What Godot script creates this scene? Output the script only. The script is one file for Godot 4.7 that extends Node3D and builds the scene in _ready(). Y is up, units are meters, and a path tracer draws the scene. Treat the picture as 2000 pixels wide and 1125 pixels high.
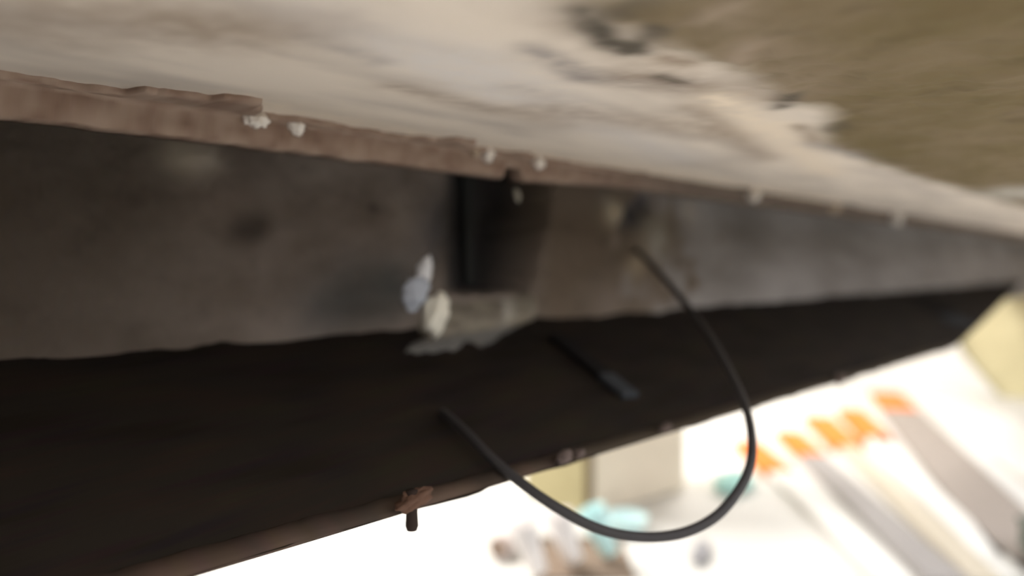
extends Node3D

const SOFFIT := 0.1181      # height of the soffit above the lens, metres
const FLOOR := -0.8
const BACK := -0.72         # plane of the recessed back wall
const RIM := -0.55          # plane of the edging strip
var rough := FastNoiseLite.new()
var fine := FastNoiseLite.new()
var soft := FastNoiseLite.new()
var names := {}
var rng := RandomNumberGenerator.new()


func _ready() -> void:
	# ---------- camera, environment, lights
	var cam := Camera3D.new()
	cam.name = "camera"
	add_child(cam)
	cam.rotation_degrees = Vector3(-1.623, -47.191, 0)
	cam.fov = 41.112
	cam.near = 0.02
	cam.far = 60.0
	var lens := CameraAttributesPhysical.new()
	lens.frustum_focal_length = 32.003
	lens.frustum_focus_distance = 0.49
	lens.exposure_aperture = 2.4
	lens.frustum_near = 0.02
	lens.frustum_far = 60.0
	cam.attributes = lens
	cam.current = true
	var we := WorldEnvironment.new()
	we.name = "world_environment"
	var e := Environment.new()
	e.background_mode = Environment.BG_COLOR
	e.background_color = Color(0, 0, 0)
	e.tonemap_mode = Environment.TONE_MAPPER_LINEAR
	e.tonemap_exposure = 1.0
	e.sdfgi_enabled = true
	e.ssao_enabled = true
	e.ssil_enabled = true
	we.environment = e
	add_child(we)
	ceiling_lamp(Vector3(1.5, 1.28, -2.9), 11.0)
	ceiling_lamp(Vector3(3.9, 1.28, -1.9), 5.5)
	for k in 3:
		added_strip_lamp(Vector3(0.2 + 1.6 * k, 0.085, 0.24), 1.65)
	# ---------- noise
	rng.seed = 7
	rough.seed = 3
	rough.frequency = 9.0
	rough.fractal_octaves = 4
	fine.seed = 11
	fine.frequency = 42.0
	fine.fractal_octaves = 3
	soft.seed = 23
	soft.frequency = 3.2
	soft.fractal_octaves = 3
	room()
	soffit()
	back_wall()
	edging_strip()
	ledge()
	cavity_things()
	crumbs()
	cable()
	floor_things()


# ---------- helpers
func numbered(called: String) -> String:
	if not names.has(called):
		names[called] = 0
		return called
	names[called] += 1
	return "%s_%03d" % [called, names[called]]


func mat(c: Color, r := 0.85) -> StandardMaterial3D:
	var m := StandardMaterial3D.new()
	m.albedo_color = c
	m.roughness = r
	m.metallic_specular = 0.3
	return m


func vmat(r := 0.9) -> StandardMaterial3D:
	var m := mat(Color.WHITE, r)
	m.vertex_color_use_as_albedo = true
	return m


func grainy(c: Color, scale: float, contrast: float, r := 0.85) -> StandardMaterial3D:
	var m := mat(Color.WHITE, r)
	var n := FastNoiseLite.new()
	n.seed = int(scale * 10.0)
	n.frequency = 0.012
	n.fractal_octaves = 4
	var t := NoiseTexture2D.new()
	t.width = 256
	t.height = 256
	t.seamless = true
	t.noise = n
	var g := Gradient.new()
	g.set_color(0, c.darkened(contrast))
	g.set_color(1, c.lightened(contrast * 0.5))
	t.color_ramp = g
	m.albedo_texture = t
	m.uv1_triplanar = true
	m.uv1_world_triplanar = true
	m.uv1_scale = Vector3.ONE * scale
	return m


func build(called: String, mesh: Mesh, m: Material, parent: Node = self, at := Vector3.ZERO) -> MeshInstance3D:
	var o := MeshInstance3D.new()
	o.name = numbered(called) if parent == self else called
	o.mesh = mesh
	o.material_override = m
	parent.add_child(o, true)
	o.position = at
	return o


func tag(o: Node, label := "", category := "", group := "", kind := "") -> void:
	for p in [["label", label], ["category", category], ["group", group], ["kind", kind]]:
		if p[1] != "":
			o.set_meta(p[0], p[1])


func base(called: String, at: Vector3, turn := 0.0) -> Node3D:
	var o := Node3D.new()
	o.name = numbered(called)
	add_child(o)
	o.position = at
	o.rotation.y = turn
	return o


func box(lo: Vector3, hi: Vector3, bevel := 0.0) -> ArrayMesh:
	# a box with chamfered edges
	var st := SurfaceTool.new()
	st.begin(Mesh.PRIMITIVE_TRIANGLES)
	st.set_smooth_group(-1)
	var c := (lo + hi) / 2.0
	var h := (hi - lo) / 2.0
	var b := minf(bevel, minf(h.x, minf(h.y, h.z)) * 0.9)
	for ax in 3:
		for s in [-1.0, 1.0]:
			var u := (ax + 1) % 3
			var v := (ax + 2) % 3
			var q := []
			for k in [[-1, -1], [1, -1], [1, 1], [-1, 1]]:
				var p := Vector3.ZERO
				p[ax] = s * h[ax]
				p[u] = k[0] * (h[u] - b)
				p[v] = k[1] * (h[v] - b)
				q.append(c + p)
			face(st, q, c)
			if b > 0.0:
				for t in [-1.0, 1.0]:
					var e1 := []
					for k in [[0, -1], [0, 1], [1, 1], [1, -1]]:
						var p := Vector3.ZERO
						p[ax] = s * (h[ax] if k[0] == 0 else h[ax] - b)
						p[u] = t * (h[u] - b if k[0] == 0 else h[u])
						p[v] = k[1] * (h[v] - b)
						e1.append(c + p)
					face(st, e1, c)
	if b > 0.0:
		for sx in [-1.0, 1.0]:
			for sy in [-1.0, 1.0]:
				for sz in [-1.0, 1.0]:
					face(st, [c + Vector3(sx * h.x, sy * (h.y - b), sz * (h.z - b)), c + Vector3(sx * (h.x - b), sy * h.y, sz * (h.z - b)), c + Vector3(sx * (h.x - b), sy * (h.y - b), sz * h.z)], c)
	st.generate_normals()
	return st.commit()


func face(st: SurfaceTool, q: Array, inside: Vector3) -> void:
	# a convex face turned away from a point inside
	var n: Vector3 = (q[1] - q[0]).cross(q[2] - q[0])
	if n.dot(q[0] - inside) > 0.0:
		q = q.duplicate()
		q.reverse()
	for i in range(1, q.size() - 1):
		st.add_vertex(q[0])
		st.add_vertex(q[i])
		st.add_vertex(q[i + 1])


func prism(outline: PackedVector2Array, depth: float) -> ArrayMesh:
	# outline in x and y, thickness along z, centred on z = 0
	var st := SurfaceTool.new()
	st.begin(Mesh.PRIMITIVE_TRIANGLES)
	st.set_smooth_group(-1)
	var o := outline.duplicate()
	if Geometry2D.is_polygon_clockwise(o):
		o.reverse()
	var tri := Geometry2D.triangulate_polygon(o)
	for i in range(0, tri.size(), 3):
		var a := o[tri[i]]
		var b := o[tri[i + 1]]
		var c := o[tri[i + 2]]
		if (b - a).cross(c - a) > 0.0:
			var t := b
			b = c
			c = t
		for p: Vector2 in [a, b, c]:
			st.add_vertex(Vector3(p.x, p.y, depth / 2.0))
		for p: Vector2 in [a, c, b]:
			st.add_vertex(Vector3(p.x, p.y, -depth / 2.0))
	for i in o.size():
		var a := o[i]
		var b := o[(i + 1) % o.size()]
		var A := Vector3(a.x, a.y, depth / 2.0)
		var B := Vector3(b.x, b.y, depth / 2.0)
		var C := Vector3(b.x, b.y, -depth / 2.0)
		var D := Vector3(a.x, a.y, -depth / 2.0)
		for p: Vector3 in [A, B, C, A, C, D]:
			st.add_vertex(p)
	st.generate_normals()
	return st.commit()


func grid(us: PackedFloat64Array, vs: PackedFloat64Array, fn: Callable, flip := false) -> ArrayMesh:
	# fn(u, v) gives [point, linear colour]
	var st := SurfaceTool.new()
	st.begin(Mesh.PRIMITIVE_TRIANGLES)
	var w := us.size()
	for v in vs:
		for u in us:
			var r: Array = fn.call(u, v)
			st.set_color(r[1])
			st.add_vertex(r[0])
	for j in vs.size() - 1:
		for i in w - 1:
			var a := j * w + i
			var q := [a, a + 1, a + w + 1, a, a + w + 1, a + w]
			if flip:
				q.reverse()
			for k in q:
				st.add_index(k)
	st.generate_normals()
	return st.commit()


func spread(a: float, b: float, n: int) -> PackedFloat64Array:
	var r := PackedFloat64Array()
	for i in n + 1:
		r.append(lerpf(a, b, float(i) / n))
	return r


func widening(a: float, b: float, n: int, off := 0.15) -> PackedFloat64Array:
	# steps that grow with the distance along the slot
	var r := PackedFloat64Array()
	for i in n + 1:
		r.append((a + off) * pow((b + off) / (a + off), float(i) / n) - off)
	return r


func near_line(p: Vector2, a: Vector2, b: Vector2) -> float:
	return p.distance_to(Geometry2D.get_closest_point_to_segment(p, a, b))


func lump(radii: Vector3, seed_at: float, bump := 0.3, rings := 14) -> ArrayMesh:
	# an irregular crumb: a ball pushed in and out by noise, flattened in facets
	var us := spread(0.0, TAU, rings * 2)
	var vs := spread(0.0, PI, rings)
	var shape := func(u: float, v: float) -> Array:
		var n := Vector3(sin(v) * cos(u), cos(v), sin(v) * sin(u))
		var k := 1.0 + bump * rough.get_noise_3dv(n * 0.12 + Vector3.ONE * seed_at) * 1.6 + bump * 0.5 * rough.get_noise_3dv(n * 0.3 + Vector3.ONE * (seed_at + 5.0))
		return [n * radii * k, Color.WHITE]
	return grid(us, vs, shape, true)


func tube(points: PackedVector3Array, r: float, sides := 14) -> ArrayMesh:
	var st := SurfaceTool.new()
	st.begin(Mesh.PRIMITIVE_TRIANGLES)
	var n := points.size()
	var up := Vector3.UP
	for i in n:
		var t := (points[mini(i + 1, n - 1)] - points[maxi(i - 1, 0)]).normalized()
		var a := up.cross(t)
		if a.length() < 0.05:
			a = Vector3.RIGHT.cross(t)
		a = a.normalized()
		up = t.cross(a)
		for k in sides:
			var w := TAU * k / sides
			st.add_vertex(points[i] + (a * cos(w) + up * sin(w)) * r)
	for i in n - 1:
		for k in sides:
			var k2 := (k + 1) % sides
			for q in [i * sides + k, (i + 1) * sides + k2, i * sides + k2, i * sides + k, (i + 1) * sides + k, (i + 1) * sides + k2]:
				st.add_index(q)
	for end in [0, n - 1]:
		for k in range(1, sides - 1):
			var t := [end * sides, end * sides + k, end * sides + k + 1]
			if end == 0:
				t.reverse()
			for q in t:
				st.add_index(q)
	st.generate_normals()
	return st.commit()


func lathe(profile: PackedVector2Array, sides := 28) -> ArrayMesh:
	# (radius, height) points turned round y
	var us := spread(0.0, TAU, sides)
	var vs := spread(0.0, profile.size() - 1.0, profile.size() - 1)
	var shape := func(u: float, v: float) -> Array:
		var p := profile[int(round(v))]
		return [Vector3(p.x * cos(u), p.y, p.x * sin(u)), Color.WHITE]
	return grid(us, vs, shape)


# ---------- lights
func ceiling_lamp(at: Vector3, power: float) -> void:
	var t := base("ceiling_lamp", at)
	tag(t, ["flat white ceiling lamp panel nearer the cream carton", "flat white ceiling lamp panel nearer the yellow wall"][names["ceiling_lamp"]], "lamp", "", "")
	build("lamp_housing", box(Vector3(-0.62, -0.03, -0.42), Vector3(0.62, 0.02, 0.42), 0.008), mat(Color(0.85, 0.85, 0.83), 0.5), t)
	var glow := mat(Color(1, 0.96, 0.9), 0.5)
	glow.emission_enabled = true
	glow.emission = Color(1, 0.96, 0.9)
	glow.emission_energy_multiplier = 2.0
	build("lamp_diffuser", box(Vector3(-0.58, -0.036, -0.38), Vector3(0.58, -0.0301, 0.38), 0.002), glow, t)
	var l := AreaLight3D.new()
	l.name = "lamp_light"
	l.area_size = Vector2(1.16, 0.76)
	l.light_color = Color(1.0, 0.99, 0.98)
	l.light_energy = power
	l.area_range = 20.0
	l.shadow_enabled = true
	t.add_child(l)
	l.position = Vector3(0, -0.045, 0)
	l.rotation_degrees.x = -90


func added_strip_lamp(at: Vector3, power: float) -> void:
	# added unseen fittings behind the viewer; their floor bounce brightens the near side
	var k: int = names.get("added_strip_lamp", -1) + 1
	var t := base("added_strip_lamp", at)
	tag(t, ["added unseen fill lamp under the soffit, nearest the viewer", "added unseen fill lamp under the soffit, middle of the line", "added unseen fill lamp under the soffit, nearest the yellow wall"][k], "lamp")
	build("lamp_housing", box(Vector3(-0.7, -0.012, -0.06), Vector3(0.7, 0.018, 0.06), 0.004), mat(Color(0.85, 0.85, 0.83), 0.5), t)
	var glow := mat(Color(1, 0.97, 0.93), 0.5)
	glow.emission_enabled = true
	glow.emission = Color(1, 0.97, 0.93)
	glow.emission_energy_multiplier = 2.0
	build("lamp_diffuser", box(Vector3(-0.68, -0.018, -0.05), Vector3(0.68, -0.0121, 0.05), 0.002), glow, t)
	var l := AreaLight3D.new()
	l.name = "lamp_light"
	l.area_size = Vector2(1.36, 0.1)
	l.light_color = Color(0.97, 0.98, 1.0)
	l.light_energy = power
	l.area_range = 12.0
	l.shadow_enabled = true
	t.add_child(l)
	l.position = Vector3(0, -0.024, 0)
	l.rotation_degrees.x = -90


# ---------- the setting
func struct(called: String, mesh: Mesh, m: Material, label := "") -> MeshInstance3D:
	var o := build(called, mesh, m)
	tag(o, label, "", "", "structure")
	return o


func room() -> void:
	var white := grainy(Color(0.86, 0.85, 0.83), 0.8, 0.04)
	struct("floor", box(Vector3(-1.5, FLOOR - 0.1, -4.2), Vector3(5.7, FLOOR, 2.0)), grainy(Color(0.9, 0.89, 0.87), 0.7, 0.04, 0.6), "bright white floor below the dark ledge")
	struct("wall_right", box(Vector3(5.5, FLOOR, -4.2), Vector3(5.7, 1.5, 2.0)), grainy(Color(0.86, 0.82, 0.66), 1.1, 0.07), "pale yellow wall beyond the end of the dark ledge")
	struct("wall_left", box(Vector3(-1.5, FLOOR, -4.0), Vector3(-1.3, 1.5, 1.8)), white, "pale wall outside the left of the frame")
	struct("wall_far", box(Vector3(-1.5, FLOOR, -4.2), Vector3(5.5, 1.5, -4.0)), white, "white far wall of the bright room below")
	struct("wall_near", box(Vector3(-1.5, FLOOR, 1.8), Vector3(5.5, 1.5, 2.0)), white, "pale wall behind the viewer")
	struct("ceiling_beyond", box(Vector3(-1.3, 1.3, -4.0), Vector3(5.5, 1.5, -0.7)), white, "ceiling of the bright room beyond the dark recess")


# Grime, damp marks and trowelled bands of the soffit: [x, z, x, z, half width, linear colour, strength]
func marks() -> Array:
	var dark := Color(0.1, 0.085, 0.065)
	var grey := Color(0.74, 0.69, 0.65)
	var tan := Color(0.84, 0.71, 0.56)
	var brown := Color(0.36, 0.28, 0.21)
	var slate := Color(0.36, 0.32, 0.295)
	return [
		[0.206, -0.315, 0.397, -0.367, 0.020, grey, 0.55],
		[0.307, -0.325, 0.748, -0.440, 0.022, grey, 0.5],
		[0.220, -0.347, 0.275, -0.360, 0.008, slate, 0.40],
		[0.324, -0.401, 0.418, -0.409, 0.010, brown, 0.5],
		[0.153, -0.372, 0.170, -0.365, 0.012, brown, 0.35],
		[0.114, -0.449, 0.146, -0.454, 0.016, brown, 0.3],
		[0.112, -0.406, 0.184, -0.373, 0.030, brown, 0.55],
		[0.184, -0.373, 0.213, -0.318, 0.018, brown, 0.35],
		[0.316, -0.278, 0.387, -0.293, 0.008, slate, 0.7],
		[0.387, -0.293, 0.444, -0.261, 0.011, slate, 0.75],
		[0.374, -0.346, 0.405, -0.346, 0.010, brown, 0.25],
		[0.450, -0.375, 0.637, -0.328, 0.022, brown, 0.55],
		[0.406, -0.272, 0.513, -0.241, 0.016, brown, 0.6],
		[0.293, -0.232, 0.388, -0.238, 0.016, brown, 0.45],
		[0.327, -0.174, 0.502, -0.208, 0.020, brown, 0.35],
		[0.515, -0.290, 0.813, -0.370, 0.012, brown, 0.62],
		[0.429, -0.397, 0.505, -0.409, 0.010, brown, 0.3],
		[0.283, -0.514, 0.594, -0.550, 0.020, tan, 0.6],
		[0.594, -0.550, 1.373, -0.529, 0.026, tan, 0.9],
		[0.494, -0.262, 0.633, -0.288, 0.012, tan, 0.9],
		[0.633, -0.288, 1.002, -0.373, 0.016, tan, 0.8],
		[0.285, -0.219, 0.314, -0.233, 0.007, dark, 0.85],
		[0.314, -0.233, 0.342, -0.242, 0.006, dark, 0.8],
		[0.335, -0.243, 0.364, -0.240, 0.006, dark, 0.85],
		[0.356, -0.242, 0.327, -0.207, 0.006, dark, 0.8],
		[0.298, -0.205, 0.292, -0.192, 0.006, dark, 0.5],
		[0.385, -0.233, 0.402, -0.232, 0.006, brown, 0.8],
		[0.335, -0.186, 0.319, -0.162, 0.007, brown, 0.6],
		[0.406, -0.203, 0.382, -0.185, 0.006, brown, 0.6],
		[0.417, -0.260, 0.437, -0.258, 0.005, dark, 0.6],
		[0.558, -0.244, 0.514, -0.218, 0.006, dark, 0.75],
		[0.668, -0.249, 0.650, -0.234, 0.007, dark, 0.55],
		[0.742, -0.291, 0.889, -0.287, 0.010, slate, 0.65],
		[0.979, -0.322, 1.528, -0.362, 0.016, slate, 0.3],
		[0.639, -0.264, 0.727, -0.285, 0.006, brown, 0.7],
		[1.399, -0.233, 1.511, -0.237, 0.045, Color(0.5, 0.46, 0.4), 0.9],
	]


func soffit() -> void:
	var ms := marks()
	var us := spread(-1.3, 0.04, 12)
	us.append_array(widening(0.05, 5.5, 560))
	var vs := spread(-0.575, 0.03, 150)
	vs.append_array(spread(0.06, 1.8, 16))
	var shape := func(x: float, z: float) -> Array:
		var p := Vector2(x, z)
		# the rough coat begins nearer the viewer; its edge is ragged
		var edge := -0.222 - 0.075 * smoothstep(0.55, 0.8, x) + 0.014 * rough.get_noise_2d(x * 1.0, 3.0) + 0.006 * fine.get_noise_2d(x * 0.4, z * 0.4)
		var coat := smoothstep(edge - 0.016, edge + 0.020, z) * smoothstep(0.22, 0.31, x + 0.02 * rough.get_noise_2d(z * 2.0, 9.0))
		var streak := soft.get_noise_2d(x * 1.3, z * 4.0) + 0.2 * rough.get_noise_2d(x * 0.6, z * 2.0)
		var c := Color(0.80, 0.70, 0.59).lerp(Color(0.56, 0.49, 0.42), clampf(0.3 + streak * 0.9, 0.0, 1.0))
		var olive := Color(0.21, 0.158, 0.092).lerp(Color(0.165, 0.125, 0.06), clampf(0.5 + rough.get_noise_2d(x, z), 0.0, 1.0))
		olive = olive.darkened(clampf(-0.10 + 0.45 * rough.get_noise_2d(x * 2.0 + 4.0, z * 1.6), 0.0, 0.4))
		c = c.lerp(olive, coat)
		for m in ms:
			var dd: float = near_line(p, Vector2(m[0], m[1]), Vector2(m[2], m[3])) / (m[4] * 1.5)
			if dd < 2.4:
				c = c.lerp(m[5], m[6] * exp(-dd * dd) * clampf(1.0 + 0.6 * fine.get_noise_2d(x, z), 0.0, 1.2))
		var y := SOFFIT - 0.002 * coat - coat * 0.004 * rough.get_noise_2d(x * 1.6, z * 1.6) - coat * 0.0016 * fine.get_noise_2d(x, z) - 0.0008 * streak
		return [Vector3(x, y, z), c]
	struct("ceiling", grid(us, vs, shape), vmat(0.95), "stained tan plaster soffit with a rough olive coat at upper right")
	struct("ceiling_slab", box(Vector3(-1.3, SOFFIT + 0.05, -1.0), Vector3(5.5, 1.3, 1.8)), mat(Color(0.4, 0.36, 0.3)), "solid slab carrying the plaster soffit")


func back_wall() -> void:
	var us := spread(-1.3, 0.1, 10)
	us.append_array(widening(0.12, 5.5, 620))
	var vs := spread(-0.15, 0.17, 150)
	# bosses, hollows, dirt and painted shade of the old wall: [x, y, half size, linear colour, strength, height]
	var spots := [
		[0.323, 0.104, 0.020, Color(0.5, 0.43, 0.33), 0.7, 0.004],
		[0.343, 0.103, 0.016, Color(0.5, 0.43, 0.36), 0.7, 0.004],
		[0.385, 0.038, 0.018, Color(0.05, 0.04, 0.035), 0.75, -0.008],
		[0.401, 0.044, 0.012, Color(0.06, 0.05, 0.04), 0.6, -0.006],
		[0.544, 0.068, 0.007, Color(0.05, 0.04, 0.035), 0.6, -0.004],
		[0.363, 0.060, 0.03, Color(0.3, 0.24, 0.2), 0.4, 0.002],
		[0.641, 0.008, 0.008, Color(0.02, 0.02, 0.02), 0.9, -0.012],
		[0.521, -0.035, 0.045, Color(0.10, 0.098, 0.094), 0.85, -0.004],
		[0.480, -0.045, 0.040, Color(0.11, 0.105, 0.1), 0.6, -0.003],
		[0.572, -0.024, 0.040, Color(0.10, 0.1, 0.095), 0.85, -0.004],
		[0.667, 0.059, 0.045, Color(0.11, 0.105, 0.108), 0.75, -0.004],  # this and the next: soft shade beside the cavity, put into the colour
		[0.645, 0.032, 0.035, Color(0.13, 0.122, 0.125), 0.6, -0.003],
		[1.012, 0.086, 0.022, Color(0.6, 0.5, 0.36), 0.9, 0.006],
		[1.034, 0.073, 0.018, Color(0.56, 0.46, 0.34), 0.8, 0.006],
		[1.112, 0.106, 0.02, Color(0.03, 0.03, 0.045), 0.95, -0.018],
		[1.078, 0.085, 0.022, Color(0.025, 0.025, 0.04), 0.95, -0.018],
		[1.041, 0.067, 0.016, Color(0.04, 0.04, 0.05), 0.8, -0.01],
		[1.253, 0.101, 0.026, Color(0.5, 0.44, 0.38), 0.8, 0.005],
		[1.157, 0.107, 0.025, Color(0.4, 0.35, 0.33), 0.6, 0.003],
		[1.141, 0.057, 0.040, Color(0.5, 0.46, 0.38), 0.6, 0.006],
		[1.079, 0.004, 0.026, Color(0.45, 0.36, 0.25), 0.7, 0.005],
		[1.020, 0.041, 0.012, Color(0.4, 0.33, 0.27), 0.6, 0.003],
		[0.993, -0.065, 0.045, Color(0.36, 0.3, 0.26), 0.4, 0.008],
		[1.126, -0.075, 0.040, Color(0.34, 0.29, 0.25), 0.4, 0.010],
		[1.467, 0.083, 0.08, Color(0.2, 0.175, 0.16), 0.5, 0.0],
		[1.753, -0.047, 0.14, Color(0.45, 0.42, 0.4), 0.5, 0.002],
		[2.517, 0.062, 0.2, Color(0.46, 0.43, 0.4), 0.4, 0.002],
		[3.349, -0.020, 0.3, Color(0.42, 0.38, 0.34), 0.35, 0.002],
		[1.616, -0.067, 0.05, Color(0.5, 0.47, 0.45), 0.4, 0.002],
	]
	var shape := func(x: float, y: float) -> Array:
		var n := rough.get_noise_2d(x * 0.9, y * 1.2)
		var brown := Color(0.215, 0.175, 0.145).lerp(Color(0.30, 0.25, 0.215), clampf(0.5 + n * 1.1, 0.0, 1.0))
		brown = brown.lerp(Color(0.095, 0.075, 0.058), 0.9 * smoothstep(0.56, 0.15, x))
		var grey := Color(0.30, 0.27, 0.25).lerp(Color(0.42, 0.39, 0.37), clampf(0.5 + 0.9 * soft.get_noise_2d(x * 0.8 + y * 1.5, y * 4.0), 0.0, 1.0))
		var c := brown.lerp(Color(0.2, 0.155, 0.115), smoothstep(0.78, 0.88, x)).lerp(grey, smoothstep(1.08, 1.32, x + 0.3 * n))
		c = c.darkened(clampf(-0.05 + 0.3 * fine.get_noise_2d(x * 0.3, y * 0.35), 0.0, 0.25))
		var z := BACK + 0.0035 * n + 0.0014 * fine.get_noise_2d(x, y)
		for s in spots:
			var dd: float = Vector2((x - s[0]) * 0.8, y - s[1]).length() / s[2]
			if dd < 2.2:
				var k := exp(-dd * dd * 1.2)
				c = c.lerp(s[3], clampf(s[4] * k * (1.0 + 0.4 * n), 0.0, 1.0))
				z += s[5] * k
		# the broken cavity: sloping left cheek, sharp right cheek
		var jag := 0.006 * rough.get_noise_2d(x * 2.0, y * 2.0)
		var left := smoothstep(0.615, 0.80, x + jag)
		var right := 1.0 - smoothstep(0.800 + 0.35 * clampf(y, -0.05, 0.1), 0.838 + 0.35 * clampf(y, -0.05, 0.1), x + jag)
		var low := smoothstep(-0.040, -0.030, y + jag)
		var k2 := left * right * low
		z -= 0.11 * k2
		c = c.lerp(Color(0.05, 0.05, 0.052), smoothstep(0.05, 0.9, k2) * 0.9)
		return [Vector3(x, y, z), c]
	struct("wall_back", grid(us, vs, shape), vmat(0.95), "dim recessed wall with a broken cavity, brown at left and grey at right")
	struct("wall_back_mass", box(Vector3(-1.3, -0.16, -1.0), Vector3(5.5, SOFFIT + 0.05, -0.94)), mat(Color(0.3, 0.27, 0.24)), "thick masonry behind the dim recessed wall")


func edging_strip() -> void:
	# rusty strip along the edge of the soffit: a face, and a ragged flange under the plaster
	var us := spread(-1.3, 0.05, 10)
	us.append_array(widening(0.06, 5.5, 520))
	var vs := spread(0.0, 11.0, 11)
	# broken places where the flange is wide: [x, half length, width]
	var bumps := [[0.142, 0.120, 0.05, 0.006], [0.217, 0.129, 0.016, 0.030], [0.237, 0.130, 0.03, 0.034], [0.267, 0.134, 0.022, 0.050], [0.284, 0.129, 0.014, 0.03], [0.493, 0.123, 0.022, 0.036], [0.474, 0.117, 0.03, 0.018], [0.348, 0.119, 0.03, 0.012], [0.594, 0.102, 0.012, 0.022], [0.643, 0.107, 0.02, 0.008], [1.094, 0.113, 0.02, 0.02], [1.545, 0.120, 0.03, 0.02]]
	var shape := func(x: float, v: float) -> Array:
		var wide := 0.006 + 0.010 * absf(rough.get_noise_2d(x * 1.4, 1.0)) + 0.004 * fine.get_noise_2d(x, 2.0)
		for b in bumps:
			var dd: float = (x - b[0]) / b[2]
			if absf(dd) < 1.6:
				wide = maxf(wide, b[3] * (1.0 - smoothstep(0.55, 1.15, absf(dd))) + 0.004 * fine.get_noise_2d(x, 7.0))
		var thin := smoothstep(0.6, 0.8, x) * 0.006
		var low := 0.092 + 0.0016 * rough.get_noise_2d(x * 2.0, 5.0) + thin
		if x > 0.585 and x < 0.612:
			low += 0.012
		var n := fine.get_noise_2d(x * 0.8, v * 0.012)
		var path := [Vector2(RIM - 0.024, SOFFIT + 0.004), Vector2(RIM - 0.024, low + 0.001), Vector2(RIM - 0.004, low), Vector2(RIM, low + 0.002), Vector2(RIM, low + 0.01), Vector2(RIM, low + 0.018), Vector2(RIM + 0.001, SOFFIT - 0.004), Vector2(RIM + wide * 0.4, SOFFIT - 0.005), Vector2(RIM + wide * 0.8, SOFFIT - 0.005), Vector2(RIM + wide, SOFFIT - 0.0042), Vector2(RIM + wide + 0.001, SOFFIT - 0.0015), Vector2(RIM + wide + 0.001, SOFFIT + 0.002)]
		var q: Vector2 = path[int(round(v))]
		var c := Color(0.36, 0.265, 0.205).lerp(Color(0.23, 0.15, 0.11), clampf(0.4 + n + 0.7 * rough.get_noise_2d(x * 1.2, v * 0.03), 0.0, 1.0))
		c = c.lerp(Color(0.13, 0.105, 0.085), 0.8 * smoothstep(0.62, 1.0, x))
		return [Vector3(x, q.y + (0.001 * n if v > 1.5 and v < 9.5 else 0.0), q.x + (0.0015 * n if v > 2.5 and v < 6.5 else 0.0)), c]
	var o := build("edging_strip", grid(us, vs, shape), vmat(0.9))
	tag(o, "rusty brown ragged strip running along the edge of the tan soffit", "edging")


func ledge_y(z: float) -> float:
	return -0.1735 - 0.319 * (z + 0.42)


func ledge() -> void:
	var t := base("ledge", Vector3.ZERO)
	tag(t, "wide dark sloping ledge between the dim wall and the bright room", "ledge")
	# the slab: it ends on a slant at the right
	var vs := spread(0.0, 1.0, 60)
	var us := spread(0.0, 1.0, 260)
	var shape := func(u: float, v: float) -> Array:
		var z := lerpf(-0.42, -0.735, v)
		var far := lerpf(1.86, 4.45, clampf(v / 0.95, 0.0, 1.2))
		var x := -1.3 + (far + 1.3) * (1.0 - pow(1.0 - u, 1.7))
		z += (1.0 - smoothstep(0.0, 0.05, v)) * (0.004 * rough.get_noise_2d(x * 1.2, 2.0) + 0.0015 * fine.get_noise_2d(x, 4.0))
		var n := rough.get_noise_2d(x * 0.8, z * 1.5)
		var heap := smoothstep(0.72, 1.0, v) * 0.010 * clampf(rough.get_noise_2d(x * 1.3, z * 1.3) + 0.1, 0.0, 1.0)
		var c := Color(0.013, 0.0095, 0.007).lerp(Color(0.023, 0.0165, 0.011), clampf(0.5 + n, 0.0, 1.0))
		return [Vector3(x, ledge_y(z) + 0.0025 * n + heap, z), c]
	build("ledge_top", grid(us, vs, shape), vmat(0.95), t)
	var o := PackedVector2Array([Vector2(-1.3, 0.455), Vector2(2.1, 0.455), Vector2(4.4, 0.72), Vector2(4.4, 0.735), Vector2(-1.3, 0.735)])
	var m := prism(o, 0.010)
	var under := build("ledge_underside", m, mat(Color(0.2, 0.17, 0.14)), t)
	# lay the outline flat: its y runs towards -z, along the slope
	under.transform = Transform3D(Basis(Vector3.RIGHT, Vector3(0, 0.319, -1), Vector3(0, 1, 0)), Vector3(0, ledge_y(0.0) - 0.0080, 0))
	# rusty lip along the front edge, wider towards the left
	var ls := widening(-0.1, 1.86, 200)
	var lip := func(x: float, v: float) -> Array:
		var h := lerpf(0.006, 0.001, smoothstep(0.15, 0.5, x)) + 0.003 * absf(rough.get_noise_2d(x * 2.0, 1.0))
		var e1 := 0.006 * rough.get_noise_2d(x * 1.5, 8.0)
		var path := [Vector2(-0.433 - h + e1 * 0.5, 0.000), Vector2(-0.431 - h + e1 * 0.5, 0.0035), Vector2(-0.424, 0.003), Vector2(-0.4205 + e1 * 0.1, 0.001), Vector2(-0.4215, -0.0015), Vector2(-0.45, -0.003)]
		var q: Vector2 = path[int(round(v))]
		return [Vector3(x, ledge_y(q.x) + q.y, q.x), Color(0.085, 0.055, 0.040).lerp(Color(0.04, 0.03, 0.023), clampf(0.5 + 1.2 * rough.get_noise_2d(x * 1.4, 3.0), 0.0, 1.0)).lerp(Color(0.05, 0.036, 0.027), smoothstep(0.42, 0.6, x))]
	var lp := build("ledge_lip", grid(ls, spread(0.0, 5.0, 5), lip, true), vmat(0.9), t)
	lp.set_meta("label", "rusty brown lip along the front of the dark ledge")


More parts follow.
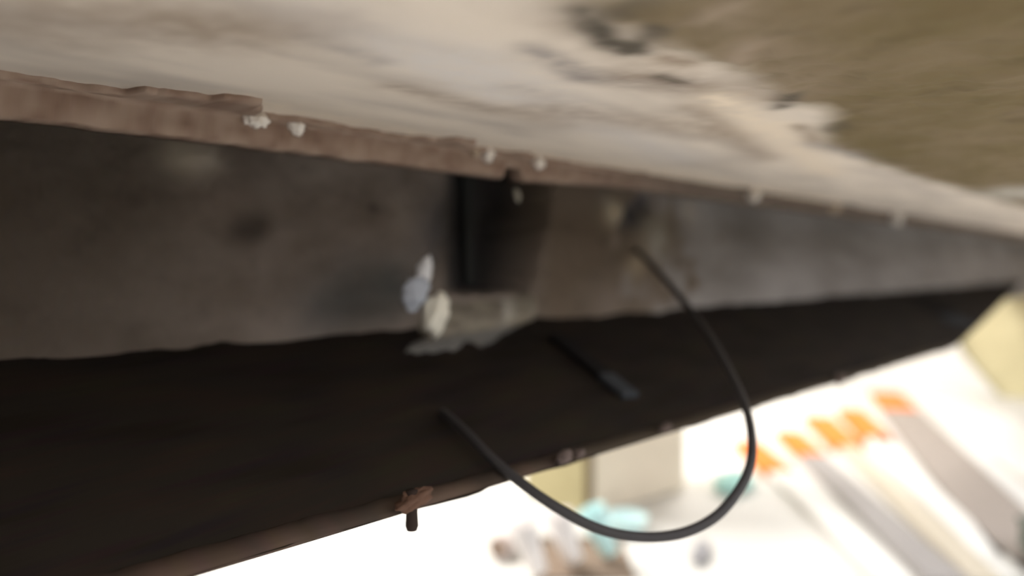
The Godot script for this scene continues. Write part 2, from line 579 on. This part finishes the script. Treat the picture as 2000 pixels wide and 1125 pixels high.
func cavity_things() -> void:
	# pipe standing in the cavity
	var pipe := build("pipe", tube(PackedVector3Array([Vector3(0.785, -0.03, -0.812), Vector3(0.782, 0.02, -0.812), Vector3(0.78, 0.08, -0.812), Vector3(0.779, 0.13, -0.812)]), 0.0095, 20), mat(Color(0.26, 0.265, 0.26), 0.8))
	tag(pipe, "dull grey green pipe standing upright inside the dark cavity", "pipe")
	# mortar sill at the foot of the cavity
	var sill_at := func(u: float, v: float) -> Array:
		var a := Vector3(lerpf(0.615, 0.845, u), lerpf(-0.040, -0.034, u), -0.745)
		var b := Vector3(lerpf(0.622, 0.835, u), lerpf(-0.050, -0.042, u), -0.700)
		var c := Vector3(lerpf(0.60, 0.80, u), lerpf(-0.085, -0.072, u), -0.688)
		var d := Vector3(0.531, -0.096, -0.664).lerp(Vector3(0.699, -0.091, -0.678), u) + Vector3(0, 0.003, 0)
		var f := Vector3(0.496, -0.103, -0.642).lerp(Vector3(0.676, -0.098, -0.656), u) + Vector3(0, -0.004, 0)
		var p := a.bezier_interpolate(b, b.lerp(c, 0.6), c, v / 0.5) if v < 0.5 else c.bezier_interpolate(c.lerp(d, 0.5), d, f, (v - 0.5) / 0.5)
		var n := rough.get_noise_2d(u * 0.35, v * 0.3)
		var e := fine.get_noise_2d(u * 0.2, v * 0.15)
		var taper := smoothstep(0.0, 0.08, u) * smoothstep(1.0, 0.93, u)
		p.z += (0.010 * n + 0.003 * e) * taper - (1.0 - taper) * 0.03
		var col := Color(0.36, 0.32, 0.25).lerp(Color(0.27, 0.235, 0.19), clampf(0.5 + n * 1.5, 0.0, 1.0))
		col = col.lerp(Color(0.2, 0.2, 0.2), 0.75 * smoothstep(0.45, 0.7, v))
		col = col.lerp(Color(0.55, 0.52, 0.46), 0.8 * exp(-pow((u - 0.66) / 0.06, 2.0)) * smoothstep(0.7, 0.3, v))
		return [p, col]
	var sill := build("mortar_sill", grid(spread(0.0, 1.0, 60), spread(0.0, 1.0, 40), sill_at), vmat(0.95))
	tag(sill, "pale crumbling mortar sill along the foot of the dark cavity", "mortar")
	# crumpled white scraps on the left cheek of the cavity
	var a := build("scrap", lump(Vector3(0.0085, 0.017, 0.007), 2.0, 0.3), mat(Color(0.93, 0.93, 0.94), 0.8), self, Vector3(0.538, -0.007, -0.626))
	a.rotation_degrees = Vector3(0, 0, -14)
	tag(a, "small bluish white scrap stuck beside the dark hole, upper end of the pale clump", "scrap")
	var b := build("scrap", lump(Vector3(0.014, 0.017, 0.009), 4.0, 0.35), mat(Color(0.72, 0.74, 0.78), 0.8), self, Vector3(0.518, -0.028, -0.617))
	b.rotation_degrees = Vector3(0, 0, -32)
	tag(b, "bluish grey scrap in the middle of the pale clump left of the cavity", "scrap")
	var c2 := build("scrap", lump(Vector3(0.015, 0.024, 0.011), 6.0, 0.3), mat(Color(0.94, 0.92, 0.86), 0.85), self, Vector3(0.542, -0.051, -0.613))
	c2.rotation_degrees = Vector3(0, 0, -32)
	tag(c2, "largest warm white scrap lying on the left end of the mortar sill", "scrap")
	var f1 := build("paint_flake", lump(Vector3(0.0035, 0.008, 0.002), 8.0, 0.3), mat(Color(0.62, 0.6, 0.55)), self, Vector3(0.637, 0.080, -0.582))
	f1.rotation_degrees = Vector3(0, -40, 14)
	tag(f1, "pale flake hanging in front of the cavity below the notched strip", "flake")


func crumbs() -> void:
	# white plaster crumbs caught on the edging strip: [x, z, size, label]
	var list := [
		[0.298, 0.118, 0.0060, "large white plaster crumb at the left of the pair below the widest rust patch"],
		[0.303, 0.114, 0.0055, "lower white plaster crumb touching the large left one on the strip"],
		[0.335, 0.118, 0.0060, "white plaster crumb at the right of the pair on the left half of the strip"],
		[0.552, 0.112, 0.0060, "bright white plaster crumb on the strip just left of the dark notch"],
		[0.535, 0.118, 0.0050, "dull plaster crumb on the strip between the brown bump and the bright crumb"],
		[0.629, 0.115, 0.0070, "wide white plaster crumb on the strip just right of the dark notch"],
		[1.141, 0.114, 0.0110, "white plaster crumb on the strip above the grey part of the wall"],
		[1.478, 0.115, 0.0110, "faint plaster crumb on the thin strip, second from its right end"],
		[1.851, 0.124, 0.0150, "white plaster crumb nearest the right end of the thin strip"],
	]
	for i in list.size():
		var q: Array = list[i]
		var r: float = q[2]
		var white := Color(0.93, 0.9, 0.86) if i != 4 and i != 7 else Color(0.72, 0.65, 0.57)
		var o := build("plaster_crumb", lump(Vector3(r * 1.1, r * 0.8, r * 1.2), 20.0 + i * 3.0, 0.4, 12), mat(white), self, Vector3(q[0], minf(q[1], SOFFIT - 0.006), RIM + 0.003 + r * 0.4))
		o.rotation_degrees = Vector3(i * 31, i * 57, i * 83)
		tag(o, q[3], "crumb", "plaster crumbs along the edging strip")
	# things on the front edge of the ledge
	var peg := base("peg", Vector3(0.342, -0.168, -0.412))
	tag(peg, "short dark peg hanging from the front edge of the ledge", "peg")
	build("shank", lathe(PackedVector2Array([Vector2(0.0, -0.0165), Vector2(0.0035, -0.016), Vector2(0.0045, -0.013), Vector2(0.004, -0.004), Vector2(0.0042, 0.012), Vector2(0.0, 0.012)])), mat(Color(0.16, 0.12, 0.1)), peg)
	var clod := build("clod", lump(Vector3(0.014, 0.006, 0.008), 61.0, 0.4), mat(Color(0.34, 0.25, 0.2)), peg, Vector3(0.001, 0.0055, 0.001))
	clod.rotation_degrees = Vector3(0, 0, 12)
	var list2 := [
		[0.516, -0.166, 0.0055, "larger pale flake on the ledge edge above the beige panel"],
		[0.537, -0.167, 0.0035, "smallest pale flake on the ledge edge beside the larger one above the beige panel"],
		[0.680, -0.166, 0.0050, "pale flake on the middle of the ledge edge, inside the cable loop"],
		[1.167, -0.169, 0.0080, "pale flake on the ledge edge above the orange tipped boards"],
	]
	for i in list2.size():
		var q: Array = list2[i]
		var r: float = q[2]
		var o := build("edge_flake", lump(Vector3(r * 1.5, r * 0.9, r), 80.0 + i * 4.0, 0.45, 10), mat(Color(0.36, 0.31, 0.29)), self, Vector3(q[0], q[1] + 0.001, -0.4155))
		o.rotation_degrees = Vector3(10, 0, 15)
		tag(o, q[3], "flake", "pale flakes on the front edge of the ledge")
	# dusty slats lying across the ledge
	slat(Vector3(0.791, -0.099, -0.653), Vector3(0.717, -0.156, -0.474), 0.022, "dark dusty slat lying across the ledge left of the cable")
	slat(Vector3(2.457, -0.102, -0.645), Vector3(2.186, -0.155, -0.479), 0.06, "dark dusty slat lying across the right end of the ledge")


func slat(a: Vector3, b: Vector3, w: float, label: String) -> void:
	var d := b - a
	var t := base("slat", a + Vector3(0, 0.006, 0), atan2(-d.z, d.x))
	tag(t, label, "slat", "slats on the ledge")
	var l := Vector2(d.x, d.z).length()
	var tilt := atan2(d.y, l)
	var s := build("slat_body", box(Vector3(0, -0.004, -w / 2), Vector3(l * 0.68, 0.004, w / 2), 0.0015), mat(Color(0.10, 0.09, 0.09), 0.9), t)
	s.rotation.z = tilt
	var e := build("dusty_end", box(Vector3(l * 0.68, -0.0042, -w / 2), Vector3(l * 0.97, 0.0042, w / 2), 0.0015), mat(Color(0.24, 0.25, 0.265), 0.95), t)
	e.rotation.z = tilt
	e.set_meta("label", "greyish dusty end of the slat")


func cable() -> void:
	var c := Curve3D.new()
	var pts := [Vector3(1.126, 0.037, -0.758), Vector3(1.023, 0.010, -0.662), Vector3(0.939, -0.020, -0.575), Vector3(0.862, -0.052, -0.495), Vector3(0.799, -0.082, -0.430), Vector3(0.748, -0.111, -0.380), Vector3(0.702, -0.134, -0.341), Vector3(0.659, -0.152, -0.313), Vector3(0.620, -0.169, -0.295), Vector3(0.589, -0.186, -0.291), Vector3(0.562, -0.203, -0.298), Vector3(0.534, -0.212, -0.312), Vector3(0.508, -0.213, -0.333), Vector3(0.482, -0.205, -0.354), Vector3(0.461, -0.189, -0.378), Vector3(0.450, -0.173, -0.405), Vector3(0.448, -0.158, -0.437), Vector3(0.456, -0.145, -0.473), Vector3(0.466, -0.138, -0.504), Vector3(0.475, -0.135, -0.527)]
	for i in pts.size():
		var t: Vector3 = (pts[mini(i + 1, pts.size() - 1)] - pts[maxi(i - 1, 0)]) / 6.0
		c.add_point(pts[i], -t, t)
	c.bake_interval = 0.006
	var m := mat(Color(0.21, 0.2, 0.2), 0.6)
	var o := build("cable", tube(c.get_baked_points(), 0.0042, 14), m)
	tag(o, "thin dark cable hanging in a loop from the wall over the ledge", "cable")


func floor_things() -> void:
	# long boards lying side by side on the floor, their far ends orange
	var white := Color(0.93, 0.92, 0.9)
	# they fan out slightly towards the viewer; [a point at the tip, a point along it, width, colour, label]
	var way := Vector2(-0.888, 0.46)
	var across := Vector2(0.46, 0.888)
	var rows := [
		[4.737, -1.398, 2.948, -0.584, 0.20, Color(0.64, 0.60, 0.57), "pale grey board with an orange tip, farthest right of the five orange tipped boards"],
		[4.036, -1.348, 2.768, -0.660, 0.08, white, "white board with an orange tip and a dark red mark, second from the right"],
		[3.724, -1.385, 2.695, -0.739, 0.08, Color(0.80, 0.76, 0.69), "cream board with an orange tip, middle one of the five orange tipped boards"],
		[3.280, -1.335, 2.601, -0.841, 0.10, Color(0.64, 0.62, 0.61), "grey board with a pale orange tip, second from the cable loop"],
		[2.974, -1.370, 2.487, -0.963, 0.08, white, "white board whose orange tip touches the cable loop in view"],
	]
	for i in rows.size():
		var r: Array = rows[i]
		var a := Vector2(r[0], r[1])
		var d := Vector2(r[2], r[3]) - a
		var t := base("board", Vector3(a.x, FLOOR + 0.002, a.y), atan2(-d.y, d.x))
		tag(t, r[6], "board", "orange tipped boards on the floor")
		var w: float = r[4]
		var l := d.length() + 0.6
		var cap: float = [0.35, 0.45, 0.42, 0.20, 0.25][i]
		var cw: float = [0.17, 0.13, 0.13, 0.11, 0.11][i]
		build("plank", box(Vector3(cap, 0, -w / 2), Vector3(l, 0.03, w / 2), 0.004), mat(r[5], 0.6), t)
		var tip := build("orange_tip", box(Vector3(-0.22, 0, -cw / 2), Vector3(cap, 0.036, cw / 2), 0.004), mat(Color(0.95, 0.52, 0.2), 0.6), t)
		tip.set_meta("label", "orange end of the board")
		if i == 1:
			var mk := build("dark_mark", box(Vector3(cap, 0.0305, -w / 2 + 0.005), Vector3(cap + 0.12, 0.035, -w / 2 + 0.055), 0.002), mat(Color(0.4, 0.16, 0.14), 0.6), t)
			mk.set_meta("label", "dark red mark at the orange end")
	# broad white board without a tip, to the right of them
	var a2 := way * -5.4 + across * 1.25
	var wb := base("broad_board", Vector3(a2.x, FLOOR + 0.002, a2.y), atan2(-way.y, way.x))
	tag(wb, "broad plain white board on the floor beside the yellow wall", "board")
	build("panel", box(Vector3(0.1, 0, -0.17), Vector3(3.6, 0.03, 0.17), 0.006), mat(white, 0.6), wb)
	# white sheet propped against the yellow wall
	var sheet := build("white_sheet", prism(PackedVector2Array([Vector2(-3.2, -0.795), Vector2(-3.2, 0.25), Vector2(-1.45, 0.25), Vector2(-1.192, -0.546), Vector2(-0.962, -0.829), Vector2(-1.0, -0.795)]), 0.02), mat(white, 0.7), self, Vector3(5.44, 0, 0))
	sheet.basis = Basis(Vector3(0, 0, 1), Vector3(0, 1, 0), Vector3(-1, 0, 0))
	tag(sheet, "large white sheet with a slanted edge leaning on the yellow wall", "sheet")
	# cream carton standing at the back
	var c := Vector3(1.930, -1.475, 0.0)
	var corner := Vector2(c.x, c.y)
	var l := (Vector2(2.005, -1.960) - corner).normalized()
	var carton := base("carton", Vector3(corner.x, FLOOR + 0.002, corner.y), atan2(-l.y, l.x))
	tag(carton, "tall cream carton standing inside the cable loop beside the beige panel", "carton")
	var card := grainy(Color(0.97, 0.92, 0.84), 2.0, 0.05)
	build("carton_body", box(Vector3(0, 0, 0.046), Vector3(0.25, 0.62, 0.50), 0.006), card, carton)
	build("lid_flap", box(Vector3(0.005, 0.621, 0.05), Vector3(0.245, 0.626, 0.270), 0.001), card, carton)
	build("lid_flap", box(Vector3(0.005, 0.621, 0.274), Vector3(0.245, 0.626, 0.495), 0.001), card, carton)
	var panel := base("added_beige_panel", carton.position, carton.rotation.y)  # added board; its darker colour stands for the shaded left face of the carton
	tag(panel, "added yellowish beige panel giving the cream carton a darker shaded left side", "panel")
	build("panel_board", box(Vector3(0, 0, 0.0), Vector3(0.30, 0.60, 0.036), 0.004), grainy(Color(0.70, 0.66, 0.51), 2.3, 0.05), panel)
	build("panel_edging", box(Vector3(-0.006, 0, 0.002), Vector3(-0.0005, 0.60, 0.034), 0.002), mat(Color(0.55, 0.48, 0.38), 0.8), panel)
	# paper roll, and a brown tray added for the shade between the cups
	var roll := base("paper_roll", Vector3(1.693, -1.506, 0.0))
	var r1 := Vector3(1.693, -1.506, 0.0)
	var r2 := Vector3(1.492, -1.429, 0.0)
	roll.position = Vector3(r1.x, FLOOR + 0.034, r1.y)
	roll.rotation.y = atan2(-(r2.y - r1.y), r2.x - r1.x)
	tag(roll, "white paper roll lying on the floor left of the cups", "paper roll")
	var rl := Vector2(r2.x - r1.x, r2.y - r1.y).length()
	build("paper", tube(PackedVector3Array([Vector3(0, 0, 0), Vector3(rl * 0.5, 0, 0), Vector3(rl, 0, 0)]), 0.032, 24), mat(Color(0.93, 0.88, 0.87), 0.8), roll)
	build("core", tube(PackedVector3Array([Vector3(-0.012, 0, 0), Vector3(rl + 0.012, 0, 0)]), 0.016, 16), mat(Color(0.62, 0.52, 0.42), 0.8), roll)
	var tray := base("cup_shade_card", Vector3(1.689, -1.310, 0.0))
	tray.position = Vector3(tray.position.x, FLOOR + 0.001, tray.position.y)
	tray.rotation_degrees.y = -47
	tag(tray, "added flat brown card under the leaning cups in place of shade between them", "tray")
	build("tray_floor", box(Vector3(-0.13, 0, -0.07), Vector3(0.13, 0.006, 0.20), 0.002), mat(Color(0.56, 0.49, 0.43), 0.85), tray)
	build("tray_edge", box(Vector3(-0.136, 0, -0.078), Vector3(0.136, 0.016, -0.0705), 0.002), mat(Color(0.58, 0.51, 0.45), 0.85), tray)
	# cups at the lower edge of the view
	cup(Vector2(1.584, -1.242), 0.13, Color(0.94, 0.92, 0.91), 22.0, "leaning white cup in the middle of the row below the carton")
	cup(Vector2(1.460, -1.260), 0.13, Color(0.94, 0.92, 0.91), 20.0, "leaning white cup at the left of the row below the carton")
	cup(Vector2(1.688, -1.202), 0.13, Color(0.78, 0.93, 0.93), 24.0, "leaning pale aqua cup at the right of the row below the carton")
	var ball := build("bowl", lathe(PackedVector2Array([Vector2(0.0, 0.0), Vector2(0.03, 0.0), Vector2(0.055, 0.02), Vector2(0.066, 0.05), Vector2(0.063, 0.05), Vector2(0.05, 0.022), Vector2(0.0, 0.006)])), mat(Color(0.84, 0.95, 0.95), 0.5), self, Vector3(1.910, -1.303, 0.0))
	ball.position = Vector3(ball.position.x, FLOOR + 0.002, ball.position.y)
	tag(ball, "small pale bowl on the floor behind the aqua cup", "bowl")
	var aq := build("folded_cloth", lump(Vector3(0.10, 0.03, 0.06), 120.0, 0.3), mat(Color(0.72, 0.9, 0.87), 0.8), self, Vector3(2.531, -1.269, 0.0))
	aq.position = Vector3(aq.position.x, FLOOR + 0.03, aq.position.y)
	tag(aq, "pale aqua cloth on the floor at the right side of the cable loop", "cloth")
	var pe := build("grey_stone", lump(Vector3(0.085, 0.014, 0.022), 140.0, 0.3), mat(Color(0.64, 0.63, 0.64), 0.8), self, Vector3(1.887, -1.041, 0.0))
	pe.position = Vector3(pe.position.x, FLOOR + 0.018, pe.position.y)
	pe.rotation_degrees.y = 20
	tag(pe, "small grey flat stone on the white floor below the cable loop", "stone")
	var cr := base("crate", Vector3(2.289, -0.323, 0.0))
	cr.position = Vector3(cr.position.x, FLOOR + 0.045, cr.position.y)
	cr.rotation_degrees.y = 27
	tag(cr, "grey green crate corner at the lower right of the view", "crate")
	build("crate_body", box(Vector3(-0.15, 0, 0), Vector3(0.15, 0.07, 0.2), 0.01), mat(Color(0.36, 0.4, 0.36), 0.7), cr)
	build("crate_rim", box(Vector3(-0.156, 0.071, -0.006), Vector3(0.156, 0.085, 0.206), 0.005), mat(Color(0.38, 0.42, 0.38), 0.7), cr)


func cup(at: Vector2, h: float, c: Color, lean: float, label: String) -> void:
	var t := base("cup", Vector3(at.x, FLOOR + 0.024, at.y))
	tag(t, label, "cup", "cups below the carton")
	t.rotation_degrees = Vector3(0, -47, lean)
	build("cup_body", lathe(PackedVector2Array([Vector2(0.0, 0.0), Vector2(0.022, 0.0), Vector2(0.024, 0.003), Vector2(0.038, h), Vector2(0.036, h), Vector2(0.022, 0.006), Vector2(0.0, 0.006)])), mat(c, 0.5), t)
	build("cup_rim", lathe(PackedVector2Array([Vector2(0.0382, h - 0.004), Vector2(0.0405, h - 0.002), Vector2(0.0405, h + 0.001), Vector2(0.038, h + 0.002), Vector2(0.0360, h + 0.0005)])), mat(c, 0.5), t)
